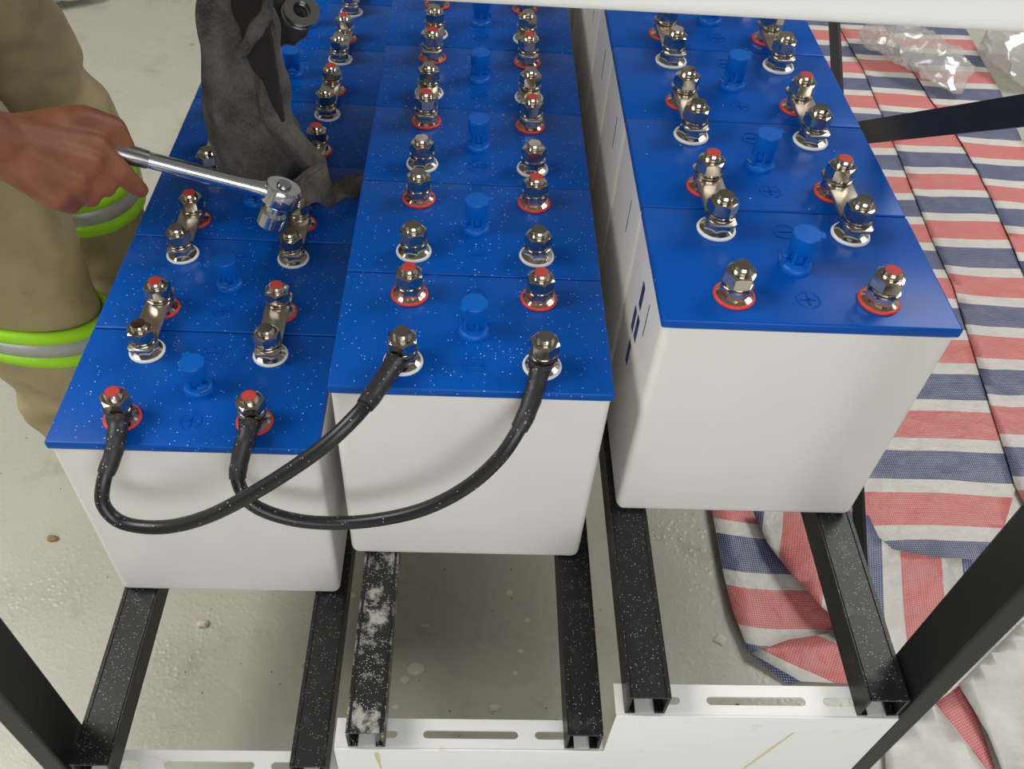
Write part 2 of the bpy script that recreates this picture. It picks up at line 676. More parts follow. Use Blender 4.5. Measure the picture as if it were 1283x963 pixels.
# flat-bar X brace on the tarp side
def brace(p0, p1, x, wd=.0295, th=.004):
    a, b_ = Vector((x, *p0)), Vector((x, *p1))
    d = (b_ - a).normalized()
    nrm = d.cross(Vector((1, 0, 0))).normalized()
    c = wd / 2
    b = RB()
    vs = []
    for xx in (x, x + th):
        for q, s in ((a, -1), (a, 1), (b_, 1), (b_, -1)):
            p = q + nrm * (s * c)
            vs.append((xx, p.y, p.z))
    b.add(vs, [(0, 1, 2, 3), (7, 6, 5, 4), (0, 4, 5, 1), (1, 5, 6, 2), (2, 6, 7, 3), (3, 7, 4, 0)])
    return b.build('cross_brace', M['brace'], rack)


def zl1(y):
    return .777 - .704 * (y - .394)


def zl2(y):
    return .7757 + .62 * (y - .591)


brace((-.195, zl1(-.195)), (1.23, zl1(1.23)), .4970)
brace((-.195, zl2(-.195)), (1.23, zl2(1.23)), .5012)
# the runs of dried yellow glue on the white plates
for (xa, za, xb, zb_, wd) in ((-.095, .335, -.092, .285, .006), (.365, .405, .315, .2, .004)):
    b = RB()
    n = 8
    vs = []
    for k in range(n + 1):
        s = k / n
        ww = wd * (.5 + .5 * math.sin(PI * min(1, s * 1.3 + .15)))
        x, z = xa + (xb - xa) * s, za + (zb_ - za) * s
        vs += [(x - ww / 2, FRONT - .0033, z), (x + ww / 2, FRONT - .0033, z), (x + ww / 2, FRONT - .0029, z), (x - ww / 2, FRONT - .0029, z)]
    b.rings([vs[4 * k:4 * k + 4] for k in range(n + 1)])
    b.v = [tuple(Vector(p) - RO) for p in b.v]
    MB.build(b, 'dried_drip', M['stain'], front_plate)

# ------------------------------------------------------------------ shared meshes of a cell
LID_T = .0115


def cell_meshes():
    c = {}
    for key, m in (('dusty', M['lid']), ('clean', M['lid_clean'])):
        b = MB()
        w2 = W / 2
        b.box(-w2, w2, .0007, D - .0007, -LID_T, 0)
        c['lid_' + key] = b.mesh('lid', m, smooth=True, bevel=.0028, seg=3)
    # case: straight walls, rounded uprights and a rounded floor edge
    b = MB()
    w2, y0, y1 = W / 2 - .0016, .0018, D - .0018

    def ringr(ins, z):
        r = max(.010 - ins, .002)
        pts = []
        for cx, cy, a0 in ((w2 - ins - r, y1 - ins - r, 0), (-w2 + ins + r, y1 - ins - r, PI / 2), (-w2 + ins + r, y0 + ins + r, PI), (w2 - ins - r, y0 + ins + r, 1.5 * PI)):
            for k in range(7):
                a = a0 + PI / 2 * k / 6
                pts.append((cx + r * math.cos(a), cy + r * math.sin(a), z))
        return pts
    rr = [ringr(0, -LID_T), ringr(0, -.10), ringr(0, -.2), ringr(0, -H + .012)]
    for k in range(1, 5):
        a = PI / 2 * k / 4
        rr.append(ringr(.009 * (1 - math.cos(a)), -H + .012 * (1 - math.sin(a))))
    b.rings(rr)
    c['case'] = b.mesh('case', M['case'], smooth=True, angle=50)
    return c


CM = cell_meshes()


def hex_mesh(name, af, h, z0, ch=.55, flange=None):
    b = MB()
    n = 48
    rc = af / 2

    def hexr(a):
        a = (a % (PI / 3)) - PI / 6
        return rc / math.cos(a)
    rr = []
    rin = .0086

    def ring(f, z):
        return [(f(2 * PI * j / n) * math.cos(2 * PI * j / n), f(2 * PI * j / n) * math.sin(2 * PI * j / n), z(2 * PI * j / n)) for j in range(n)]
    if flange:
        fr, fh = flange
        rr.append(ring(lambda a: rin, lambda a: z0))
        rr.append(ring(lambda a: fr, lambda a: z0))
        rr.append(ring(lambda a: fr, lambda a: z0 + fh * .6))
        rr.append(ring(lambda a: hexr(a), lambda a: z0 + fh * 1.2))
    else:
        rr.append(ring(lambda a: rin, lambda a: z0))
        rr.append(ring(lambda a: rc * .96, lambda a: z0))
        rr.append(ring(lambda a: hexr(a), lambda a: z0 + (hexr(a) - rc * .96) * ch))
    rr.append(ring(lambda a: hexr(a), lambda a: z0 + h - (hexr(a) - rc * .96) * ch))
    rr.append(ring(lambda a: rc * .94, lambda a: z0 + h))
    rr.append(ring(lambda a: rin, lambda a: z0 + h))
    b.rings(rr, False, False)
    return b.mesh(name, M['nickel'], smooth=True, angle=25)


RINGM = {k: MB().torus(.0185, .0022, (0, 0, .0016)).mesh('seal_ring', M['ring_' + k], smooth=True, angle=180) for k in ('red', 'white')}
BASEN = hex_mesh('flange_nut', .0265, .013, .0015, flange=(.0180, .0035))


def stud_mesh(top):
    prof = [(.0001, 0), (.0088, 0), (.0088, .014)]
    z = .015
    while z < top - .0035:
        prof += [(.0095, z), (.0087, z + .0009)]
        z += .0018
    prof += [(.0094, top - .0025), (.0082, top), (.0001, top)]
    return MB().lathe(prof, 24).mesh('terminal', M['nickel'], smooth=True, angle=30)


STUD = {}
NUT = {}
WASH = {}
CAPM = {}
for key, zn, top in (('free', .0195, .040), ('link', .0245, .0455), ('lug', .0235, .0445)):
    STUD[key] = stud_mesh(top)
    NUT[key] = hex_mesh('hex_nut', .0275, .0135, zn)
    WASH[key] = MB().lathe([(.009, zn - .0042), (.0158, zn - .0042), (.0158, zn - .0022), (.0135, zn - .0020), (.0132, zn - .0003), (.009, zn - .0003)], 28, cap0=False, cap1=False).mesh('washer', M['nickel'], smooth=True, angle=30)
    CAPM[key] = MB().lathe([(.0001, top - .0002), (.0078, top - .0002), (.0076, top + .0005), (.0001, top + .0007)], 20).mesh('paint_mark', M['red_paint'], smooth=True)


def plug_meshes():
    out = {}
    b = MB()
    b.lathe([(.0001, -.001), (.0158, -.001), (.0162, .003), (.0150, .0055), (.0136, .0065), (.0128, .011), (.0001, .011)], 32)
    out['base'] = b.mesh('vent_plug', M['plug'], smooth=True, angle=35)
    b = MB()
    b.lathe([(.0001, .010), (.0085, .010), (.0085, .024), (.0001, .024)], 20)
    out['core'] = b.mesh('vent_core', M['plug'], smooth=True, angle=35)
    out['ribs'] = []
    b = MB()
    b.box(.0070, .0132, -.0016, .0016, .0095, .0245)
    out['rib'] = b.mesh('cage_rib', M['plug'], bevel=.0005, seg=1)
    b = MB()
    b.lathe([(.0001, .0225), (.0122, .0225), (.0134, .0245), (.0140, .0415), (.0133, .0428), (.0001, .0432)], 32)
    b.box(-.004, .004, .0125, .0172, .0405, .0430)
    out['cap'] = b.mesh('vent_cap', M['plug'], smooth=True, angle=30)
    b = MB()
    b.box(-.0055, .0055, -.0172, -.0120, .0065, .0165)
    out['latch'] = b.mesh('latch', M['plug'], bevel=.001, seg=2)
    b = MB()
    b.box(-.0042, .0042, -.0179, -.0172, .0090, .0112)
    out['pin'] = b.mesh('spring_pin', M['gold'], bevel=.0003, seg=1)
    return out


PM = plug_meshes()
MARK = {}
for key in ('plus', 'minus'):
    for lk, lm in (('dusty', M['lid']), ('clean', M['lid_clean'])):
        b = MB().torus(.0112, .0011, (0, 0, 0), 32, 6)
        b.box(-.0075, .0075, -.0009, .0009, -.0008, .0009)
        if key == 'plus':
            b.box(-.0009, .0009, -.0075, .0075, -.0008, .0009)
        MARK[key + lk] = b.mesh('polarity_mark', lm, smooth=True)
PRINT_DASH = MB().box(-.0004, 0, -.0009, .0009, -.022, .022).mesh('level_mark', M['print'])
PRINT_BAR = MB().box(-.0004, 0, -.006, .006, -.016, .016).mesh('rating_print', M['print'])

TX, TY0, TY1 = .0715, .037, .1400
ORD = ['first', 'second', 'third', 'fourth', 'fifth', 'sixth', 'seventh']
rng = random.Random(3)


def linked(row, k):
    """is cell k's back pair joined to cell k+1's front pair"""
    if k < 0 or k >= NCELL - 1:
        return False
    return not (row == 1 and k < 2)


for ri, r in enumerate(ROWS):
    for k in range(NCELL):
        if ri == 0 and k == 0:
            lab = 'front white battery cell of the lowest row, black cables on its red-ringed studs'
        elif ri == 1 and k == 0:
            lab = 'front white battery cell of the middle row, black cables on its white-ringed studs'
        elif ri == 2 and k == 0:
            lab = 'front white battery cell of the highest row, its red-ringed front studs bare'
        else:
            lab = 'white battery cell with blue lid, %s in the %s row from the slotted plate' % (ORD[k], r['name'])
        cell = empty('battery_cell', (r['x'], r['y'] + k * D, r['z'] - H), lab, 'battery', 'battery cells of the %s row' % r['name'])
        up = (0, 0, H)
        lk = 'clean' if ri == 2 else 'dusty'
        place('case', CM['case'], cell, up)
        place('lid', CM['lid_' + lk], cell, up)
        front_plus = ri != 1
        for yy, plus, isfront in ((TY0, front_plus, True), (TY1, not front_plus, False)):
            for sx in (-1, 1):
                if isfront:
                    mode = 'link' if linked(ri, k - 1) else ('lug' if k == 0 and ri < 2 else 'free')
                else:
                    mode = 'link' if linked(ri, k) else 'free'
                s = place('terminal', STUD[mode], cell, (sx * TX, yy, H))
                rg = place('seal_ring', RINGM['red' if plus else 'white'], s)
                rg['label'] = 'red seal ring' if plus else 'white seal ring'
                place('flange_nut', BASEN, s, rz=rng.uniform(0, PI))
                place('washer', WASH[mode], s)
                nz = rng.uniform(-.0008, .0008)
                place('hex_nut', NUT[mode], s, (0, 0, nz), rz=rng.uniform(0, PI))
                if plus and not (ri == 2 and k in (0, 2) and sx < 0) and not (ri == 1 and k == 1 and sx < 0):
                    q = place('paint_mark', CAPM[mode], s)
                    q['label'] = 'red paint mark on the stud end'
        rot = {0: .3, 1: 2.2, 2: -1.9}[ri] + rng.uniform(-.5, .5) + (PI if ri == 1 and k == 1 else 0)
        if ri == 2 and k in (1, 2):
            rot = -1.2
        pb = place('vent_plug', PM['base'], cell, (0, .085, H), rz=rot)
        place('vent_core', PM['core'], pb)
        for j in range(6):
            place('cage_rib', PM['rib'], pb, rz=PI / 6 + j * PI / 3)
        place('vent_cap', PM['cap'], pb)
        place('latch', PM['latch'], pb)
        place('spring_pin', PM['pin'], pb)
        place('polarity_mark', MARK[('plus' if front_plus else 'minus') + lk], cell, (.002, .036, H + .0002))
        place('polarity_mark', MARK[('minus' if front_plus else 'plus') + lk], cell, (.002 if ri else .004, .1415, H + .0002))
        if ri == 2:
            xw = -(W / 2 - .0016)
            place('level_mark', PRINT_DASH, cell, (xw, .062, H - .06))
            if k == 0:
                for dz, dy in ((-.06, .10), (-.105, .112), (-.10, .092), (-.15, .105)):
                    place('rating_print', PRINT_BAR, cell, (xw, dy, H + dz))

# ------------------------------------------------------------------ link bars
hw, hl, chf = .0145, (TY0 + D - TY1) / 2 + .0185, .004
prof = [(-hw + chf, -hl), (hw - chf, -hl), (hw, -hl + chf), (hw, hl - chf), (hw - chf, hl), (-hw + chf, hl), (-hw, hl - chf), (-hw, -hl + chf)]
LINKM = MB().prism(prof, 0, .0036).mesh('link_bar', M['link'], smooth=True, bevel=.0008, seg=2, angle=30)
SIDE = {0: {-1: "worker's side", 1: 'middle row side'}, 1: {-1: 'lowest row side', 1: 'highest row side'}, 2: {-1: 'middle row side', 1: 'striped tarp side'}}
for ri, r in enumerate(ROWS):
    for k in range(NCELL - 1):
        if not linked(ri, k):
            continue
        for sx in (-1, 1):
            y = r['y'] + k * D + (TY1 + TY0 + D) / 2
            o = place('link_bar', LINKM, None, (r['x'] + sx * TX, y, r['z'] + .0160), rz=rng.uniform(-.03, .03))
            tag(o, 'nickel link bar joining the %s and %s cells of the %s row, %s' % (ORD[k], ORD[k + 1], r['name'], SIDE[ri][sx]), 'link bar', 'link bars of the %s row' % r['name'])


# ------------------------------------------------------------------ jumper cables
def cable(label, s0, p_mid, s1):
    """s0, s1: stud positions at the lug height; p_mid: points of the run between."""
    c = empty('jumper_cable', (s0[0], s0[1], s0[2]), label, 'cable')
    org = Vector(s0)

    def loc(pts):
        return [Vector(p) - org for p in pts]
    a, z = Vector(s0), Vector(s1)
    da = (Vector(p_mid[0]) - a)
    dz = (Vector(p_mid[-1]) - z)
    pts = [a + da.normalized() * .016] + [Vector(p) for p in p_mid] + [z + dz.normalized() * .016]
    path = spline(pts, 10)
    MB().tube(loc(path), .0076, 16).build('cable', M['cable'], c, smooth=True, angle=60)
    for q, seg in ((a, path), (z, path[::-1])):
        # flattened heat-shrink sleeve over the lug barrel
        L, out = 0, [seg[0]]
        for i in range(1, len(seg)):
            L += (seg[i] - seg[i - 1]).length
            out.append(seg[i])
            if L > .062:
                break
        n = len(out)
        rad = [.0104 + .00025 * math.sin(i * 1.1) - .0012 * (i / n) for i in range(n)]
        MB().tube(loc(out), rad, 16).build('sleeve', M['sleeve'], c, smooth=True, angle=60)
        d = (seg[0] - q)
        d.z = 0
        d.normalize()
        sd = Vector((-d.y, d.x, 0))
        poly = []
        for i in range(13):
            t_ = PI / 2 + PI * i / 12
            poly.append(q + d * (math.cos(t_) * .0145) + sd * (math.sin(t_) * .0145))
        e = q + d * .020
        poly += [e - sd * .0115, e + sd * .0115]
        poly = [(p.x - org.x, p.y - org.y) for p in poly]
        b = MB().prism(poly, 0, .0032)
        b.v = [(x, y, zz + (q.z - org.z) - .0012) for x, y, zz in b.v]
        b.build('lug', M['sleeve'], c, bevel=.0006)
    return c


LZ = .0158


def stud(ri, sx, yy=TY0):
    r = ROWS[ri]
    return Vector((r['x'] + sx * TX, r['y'] + yy, r['z'] + LZ))


mid = [at_z(147, 540, ROWS[0]['z'] + .0165)] + [at_y(x, y, Y) for x, y, Y in
       ((142, 568, -.012), (130, 603, -.034), (130, 633, -.048), (155, 655, -.058), (205, 660, -.066), (262, 646, -.074), (330, 610, -.076), (400, 563, -.066), (445, 522, -.046), (472, 488, -.016))]
cable('black jumper cable between lowest and middle rows, from the stud on the worker side', stud(0, -1), mid, stud(1, -1))
mid = [at_z(309, 546, ROWS[0]['z'] + .0165)] + [at_y(x, y, Y) for x, y, Y in
       ((301, 575, -.012), (299, 605, -.030), (320, 634, -.042), (375, 652, -.048), (445, 654, -.050), (520, 641, -.052), (580, 613, -.050), (626, 573, -.044), (655, 528, -.024), (669, 492, .000))]
cable('black jumper cable between lowest and middle rows, ending at the stud nearest the highest row', stud(0, 1), mid, stud(1, 1))

# ------------------------------------------------------------------ striped tarp
tarp = empty('striped_tarp', (1.0, 1.0, 0), 'red, white and blue striped woven tarp spread on the floor beside the rack', 'tarp')
TO = Vector((1.0, 1.0, 0))


def edge_of(p, q_):
    """stripe direction and phase from two floor points on a red stripe's edge (red lies to the right)."""
    P, Q = at_z(*p, 0), at_z(*q_, 0)
    a = math.atan2(Q.y - P.y, Q.x - P.x)
    return a, -(P.x * math.sin(a) - P.y * math.cos(a))


def sheet(name, poly, z0, ang, phase, m, parent, org, amp=.004, cut=.04, lift=None, thick=.0006):
    """a thin woven sheet from a floor outline: stripes run along direction ang; rippled."""
    bm = bmesh.new()
    vs = [bm.verts.new((p[0], p[1], 0)) for p in poly]
    bm.faces.new(vs)
    bm.faces.ensure_lookup_table()
    xs, ys = [p[0] for p in poly], [p[1] for p in poly]
    for ax, lo, hi in ((0, min(xs), max(xs)), (1, min(ys), max(ys))):
        k = 1
        while lo + k * cut < hi:
            co = [0, 0, 0]
            no = [0, 0, 0]
            co[ax] = lo + k * cut
            no[ax] = 1
            bmesh.ops.bisect_plane(bm, geom=bm.verts[:] + bm.edges[:] + bm.faces[:], plane_co=co, plane_no=no)
            k += 1
    uvl = bm.loops.layers.uv.new('UVMap')
    ca, sa = math.cos(ang), math.sin(ang)
    for f in bm.faces:
        f.smooth = True
        for l in f.loops:
            x, y = l.vert.co.x, l.vert.co.y
            u = x * ca + y * sa
            v = -(-x * sa + y * ca) + phase
            wv = noise.noise((x * 3.2, y * 3.2, 1.7)) * .012 + noise.noise((x * 11, y * 11, 1.7)) * .003
            l[uvl].uv = (u, v + wv)
    bmesh.ops.triangulate(bm, faces=bm.faces[:])
    for v in bm.verts:
        x, y = v.co.x, v.co.y
        h = noise.noise((x * 7, y * 7, 5.0)) * .6 + noise.noise((x * 17, y * 15, 3.1)) * .4
        v.co.z = z0 + amp * (1 + h) + (lift(x, y) if lift else 0)
        v.co -= org
    bm.normal_update()
    if sum(f.normal.z for f in bm.faces) < 0:
        bmesh.ops.reverse_faces(bm, faces=bm.faces[:])
    me = bpy.data.meshes.new(name)
    bm.to_mesh(me)
    bm.free()
    me.materials.append(m)
    o = place(name, me, parent)
    s = o.modifiers.new('thickness', 'SOLIDIFY')
    s.thickness = thick
    s.offset = -1
    return o


def fp(*pts):
    return [tuple(at_z(x, y, 0)[:2]) for x, y in pts]


PH = .396
pl1 = [(1.085, .20), (1.078, .418), (1.111, .638), (1.139, .832), (1.165, 1.0), (1.175, 1.2), (1.20, 1.5), (1.225, 1.8), (1.243, 2.05), (1.243, 2.75)]
pl2 = [(1.30, .20), (1.32, .6), (1.345, .95), (1.37, 1.13), (1.392, 1.31), (1.41, 1.5), (1.415, 1.72), (1.402, 1.9), (1.406, 2.1), (1.41, 2.75)]
edge = [(1.40, .20), (1.46, .8), (1.53, 1.3), (1.60, 1.65), (1.65, 1.95), (1.667, 2.149), (1.69, 2.35), (1.70, 2.75)]
corner = fp((985, 858), (937, 824), (915, 770), (903, 720), (890, 645))
A = pl1[1:] + [(.52, 2.75), (.50, 1.2)] + corner[::-1] + fp((1060, 848), (1150, 712), (1240, 716))


def lift_corner(x, y):
    return .012 * max(0, 1 - abs(x - .46) / .05)


sheet('tarp_sheet', A, .001, 0, PH - .004, M['tarp'], tarp, TO, lift=lift_corner)
B = [(x + .004, y) for x, y in pl2[::-1]] + [(x - .006, y) for x, y in pl1]


def lift_pleat1(x, y):
    return .003 * max(0, 1 - abs(x - np.interp(y, [p[1] for p in pl1], [p[0] for p in pl1])) / .03)


def lift_pleat2(x, y):
    return .001 * max(0, 1 - abs(x - np.interp(y, [p[1] for p in pl2], [p[0] for p in pl2])) / .03)


sheet('tarp_sheet', B, .0022, 0, PH + .012, M['tarp'], tarp, TO, lift=lift_pleat1)
Cp = edge[::-1] + [(x - .004, y) for x, y in pl2]
sheet('tarp_sheet', Cp, .0034, 0, PH - .040, M['tarp'], tarp, TO, amp=.006, lift=lift_pleat2)
# folded-over flap: its stripes run away from the viewer
flap = fp((938, 646), (958, 690), (983, 728), (1020, 774), (1060, 806), (1095, 880), (1165, 880), (1200, 800), (1206, 716), (1180, 712), (1150, 705), (1112, 697), (1095, 682), (1083, 655), (1010, 640))


def lift_flap(x, y):
    return .016 * max(0, math.sin((x - .55) * 22)) * max(0, min(1, (.34 - y) / .12)) + .010


sheet('folded_flap', flap, .010, *edge_of((1127, 805), (1121, 700)), M['tarp'], tarp, TO, amp=.005, lift=lift_flap, cut=.025)
# strip turned under at the near corner
under = fp((938, 823), (985, 806), (1050, 796), (1075, 830), (1075, 862), (1000, 858))
sheet('folded_corner', under, .012, *edge_of((1012, 848), (962, 823)), M['tarp'], tarp, TO, amp=.003, cut=.03)

sack = empty('woven_sack', (.95, .0, 0), 'white woven plastic sheet with a single red stripe lying beside the front post', 'sack')
SO = Vector((.95, 0, 0))
g = fp((1164, 887), (1203, 858), (1225, 905), (1252, 985), (1244, 990))
sheet('sack_edge', g, .001, *edge_of((1222, 955), (1168, 885)), M['tarp'], sack, SO, amp=.004, cut=.03)
g2 = fp((1105, 928), (1170, 882), (1246, 982), (1235, 1010), (1110, 1010))
sheet('sack_edge', g2, .0035, 0, 0, M['sack'], sack, SO, amp=.004, cut=.03)
h_ = fp((1196, 862), (1283, 776), (1370, 730), (1400, 1000), (1254, 985), (1232, 925))
sheet('sack_body', h_, .010, 0, 0, M['sack'], sack, SO, amp=.008, cut=.025)

# ------------------------------------------------------------------ plaster chips on the floor
chips = [((255, 782), .012, 'cream crumbly plaster lump on the floor under the lowest row rails', 1),
         ((521, 838), .016, 'largest pale plaster flake on the floor under the middle row', 0),
         ((508, 851), .008, 'small plaster flake touching the largest flake under the middle row', 0),
         ((638, 743), .007, 'pale plaster flake on the floor near the middle row case bottom', 0),
         ((660, 777), .007, 'narrow pale flake on the floor beside a middle row rail', 0),
         ((533, 783), .009, 'slim tan splinter on the floor under the middle row', 0),
         ((652, 816), .006, 'small plaster flake, one of a close pair under the middle row', 0),
         ((645, 843), .005, 'small plaster flake, one of a close pair under the middle row', 0),
         ((620, 887), .010, 'tan plaster lump on the floor just behind the middle slotted flange', 1),
         ((496, 885), .006, 'small plaster flake beside the dustiest rail, near the slotted flange', 0),
         ((441, 745), .008, 'pale flake on the floor in the gap between lowest and middle rows', 0),
         ((902, 801), .016, 'four-cornered white flake on the floor beside the folded tarp corner', 0),
         ((66, 675), .011, 'brown crumb of dirt on the open floor beside the lowest row', 1)]
for (p, s, lab, lump) in chips:
    q = at_z(*p, 0)
    n = rng.randint(6, 8) if p != (902, 801) else 4
    ph = rng.uniform(0, 6)
    el = rng.uniform(.55, 1.0) if s > .0065 else .8
    if 'splinter' in lab:
        el = .35
    poly = [(s * (rng.uniform(.75, 1.1)) * math.cos(ph + 2 * PI * i / n), s * el * rng.uniform(.75, 1.1) * math.sin(ph + 2 * PI * i / n)) for i in range(n)]
    hgt = s * (.7 if lump else .22)
    b = MB()
    b.rings([[(x, y, 0) for x, y in poly], [(x * .92, y * .92, hgt * .6 * rng.uniform(.8, 1.2)) for x, y in poly], [(x * .55, y * .5, hgt * rng.uniform(.8, 1.1)) for x, y in poly]])
    mm = M['chip']
    if 'brown' in lab:
        mm = M.setdefault('dirt', mat('dirt_crumb', S(150, 128, 92), .9))
    o = b.build('plaster_chip', mm)
    o.location = (q.x, q.y, 0.0)
    grp = 'pair of small flakes under the middle row' if 'close pair' in lab else None
    tag(o, lab, 'plaster chip' if 'brown' not in lab else 'dirt', grp)


# ------------------------------------------------------------------ crumpled clear plastic bags
def bag(label, path, rads, seed, squash=.55):
    P = spline(path, 10)
    b = MB()
    n = 30
    rr = []
    base = Vector(path[len(path) // 2])
    base.z = 0
    for i, p in enumerate(P):
        s = i / (len(P) - 1)
        r = np.interp(s, np.linspace(0, 1, len(rads)), rads)
        d = (P[min(i + 1, len(P) - 1)] - P[max(i - 1, 0)])
        d.z = 0
        d.normalize()
        sd = Vector((-d.y, d.x, 0))
        ring = []
        for j in range(n):
            a = 2 * PI * j / n
            q = p + sd * (r * math.cos(a)) + Vector((0, 0, 1)) * (r * squash * (1 + math.sin(a)))
            k = 1 / max(r, .03)
            nz = noise.noise_vector((q.x * 22 + seed, q.y * 22, q.z * 30)) * .22 * r + noise.noise_vector((q.x * 60, q.y * 60 + seed, q.z * 60)) * .10 * r
            q = q + nz
            q.z = max(q.z, .026)
            ring.append(q - base)
        rr.append(ring)
    b.rings(rr)
    o = b.build('plastic_bag', M['bag'], smooth=True, angle=22)
    o.location = base
    return tag(o, label, 'bag')


bag('clear crumpled plastic bag lying across the striped tarp', [at_z(1082, 45, .03), at_z(1115, 62, .03), at_z(1150, 80, .03), at_z(1178, 98, .03), at_z(1196, 118, .03)], [.05, .11, .10, .10, .02], 1.3, .4)
bag('clear crumpled plastic bag on the bare floor past the tarp edge', [at_z(1262, 62, .02), at_z(1275, 85, .02), at_z(1288, 112, .02)], [.08, .15, .06], 5.1, .5)
M['bag2'] = mat('hazy_plastic', S(190, 190, 186), .35, Alpha=.75)
o = bag('hazy white plastic bundle on the floor behind the worker', [at_z(40, -8, 0), at_z(75, 0, 0), at_z(128, -4, 0)], [.05, .10, .05], 9.4, .5)
o.data.materials[0] = M['bag2']

# ------------------------------------------------------------------ the worker
person = empty('person', (-.64, .38, 0), 'worker in khaki trousers with lime and silver bands, tightening terminals with a ratchet', 'person')
PO = Vector((-.64, .38, 0))


def pl(p):
    return Vector(p) - PO


WR = at_d(2, 181, .905)          # right wrist
HEAD = at_z(352, 243, .700)       # ratchet head above the terminal
# right hand frame
Xh = (at_d(114, 208, .965) - WR).normalized()
toCam = (Vector(CAM) - WR).normalized()
Zh = (toCam + Vector((0, 0, .55)))
Zh = (Zh - Xh * Zh.dot(Xh)).normalized()
Yh = Zh.cross(Xh)


def hp(x, y, z):
    return WR + (Xh * x + Yh * y + Zh * z) * 1.02


GRIP = hp(.098, .028, -.014)
HX = (HEAD - GRIP).normalized()
body = MB()


def bc(pts, rad):
    body.chain([pl(p) for p in pts], rad)


# legs and trunk beneath the clothes
hipR, hipL = Vector((-.735, .40, .93)), Vector((-.735, .58, .93))
kneeR, kneeL = Vector((-.672, .392, .50)), Vector((-.678, .672, .50))
ankR, ankL = Vector((-.640, .412, .10)), Vector((-.668, .690, .10))
bc([hipR, kneeR, ankR], [.075, .052, .038])
bc([hipL, kneeL, ankL], [.075, .052, .038])
for a in (ankR, ankL):
    bc([a, a + Vector((.10, 0, -.055))], [.036, .028])
pelv, chest, neck = Vector((-.75, .49, .98)), Vector((-.70, .46, 1.34)), Vector((-.64, .45, 1.50))
bc([pelv, (pelv + chest) / 2, chest], [.115, .11, .125])
bc([pelv + Vector((0, -.06, 0)), chest + Vector((0, -.07, 0))], [.09, .105])
bc([pelv + Vector((0, .06, 0)), chest + Vector((0, .07, 0))], [.09, .105])
shR, shL = Vector((-.68, .285, 1.385)), Vector((-.68, .625, 1.385))
bc([shR, chest + Vector((0, 0, .05)), shL], [.062, .09, .062])
headc = neck + Vector((.055, -.01, .13))
bc([chest + Vector((.02, 0, .08)), neck, neck + Vector((.03, 0, .06))], [.07, .052, .052])
hb = MB()
# head: skull, jaw, nose, ears, brow
body.ellipsoid(pl(headc + Vector((0, 0, .02))), .095, .074, .105)
body.ellipsoid(pl(headc + Vector((.035, 0, -.055))), .055, .052, .06)
body.capsule(pl(headc + Vector((.088, 0, .012))), pl(headc + Vector((.108, 0, -.022))), .009, .013)
body.capsule(pl(headc + Vector((.084, -.035, .030))), pl(headc + Vector((.084, .035, .030))), .010, .010)
body.capsule(pl(headc + Vector((.082, -.018, -.055))), pl(headc + Vector((.082, .018, -.055))), .009, .009)
for s in (-1, 1):
    body.ellipsoid(pl(headc + Vector((-.005, s * .076, -.005))), .018, .009, .032)
# right arm
elR = at_d(-185, 118, .80)
bc([shR, shR + (elR - shR) * .5, elR], [.055, .050, .042])
bc([elR, elR + (WR - elR) * .35, WR + (elR - WR) * .25, WR], [.042, .043, .034, .029])
# right palm
palm = [((.0, .012, 0), (.086, .022, .002), .022, .0155), ((.0, .004, .002), (.082, .000, .004), .023, .0160),
        ((.0, -.006, .002), (.070, -.022, .000), .023, .0155), ((.0, -.012, 0), (.054, -.040, -.006), .021, .0145)]
for a, b_, r0, r1 in palm:
    body.capsule(pl(hp(*a)), pl(hp(*b_)), r0, r1)
body.capsule(pl(hp(.02, -.018, -.010)), pl(hp(.050, -.036, -.014)), .017, .014)
body.capsule(pl(hp(.02, .022, -.010)), pl(hp(.058, .040, -.012)), .020, .017)
# index lies along the handle, middle to little curl round it, thumb closes from the far side
bc([hp(.086, .022, .002), hp(.116, .004, -.004), hp(.134, -.004, -.014), hp(.146, -.006, -.022)], [.0145, .0128, .0115, .0098])
bc([hp(.082, .000, .004), hp(.106, -.014, -.014), hp(.098, -.004, -.040), hp(.080, .012, -.044)], [.0145, .0122, .0108, .0092])
bc([hp(.070, -.022, .000), hp(.092, -.028, -.018), hp(.084, -.016, -.042), hp(.068, .002, -.046)], [.0140, .0118, .0104, .0090])
bc([hp(.054, -.040, -.006), hp(.074, -.040, -.022), hp(.068, -.028, -.042), hp(.056, -.010, -.044)], [.0128, .0106, .0094, .0082])
thumb = [hp(.034, .028, -.006), hp(.074, .048, .000), hp(.106, .048, -.002), hp(.122, .032, -.010)]
bc(thumb, [.0195, .0165, .0150, .0125])
# left arm and gloved hand, pinching two steel washers
RING = at_d(376, 15, 1.165)
WL = at_d(318, -72, 1.19)
TIP = at_d(366, 30, 1.175)
elL = Vector((-.55, .70, 1.10))
bc([shL, shL + (elL - shL) * .5, elL], [.055, .050, .042])
bc([elL, elL + (WL - elL) * .35, WL + (elL - WL) * .25, WL], [.042, .043, .034, .028])
Xl = (TIP - WL).normalized()
Zl = (Vector(CAM) - WL).normalized() + Vector((0, 0, .5))
Zl = (Zl - Xl * Zl.dot(Xl)).normalized()
Yl = Zl.cross(Xl)
glove = MB()


def lp(x, y, z):
    return WL + Xl * x + Yl * y + Zl * z


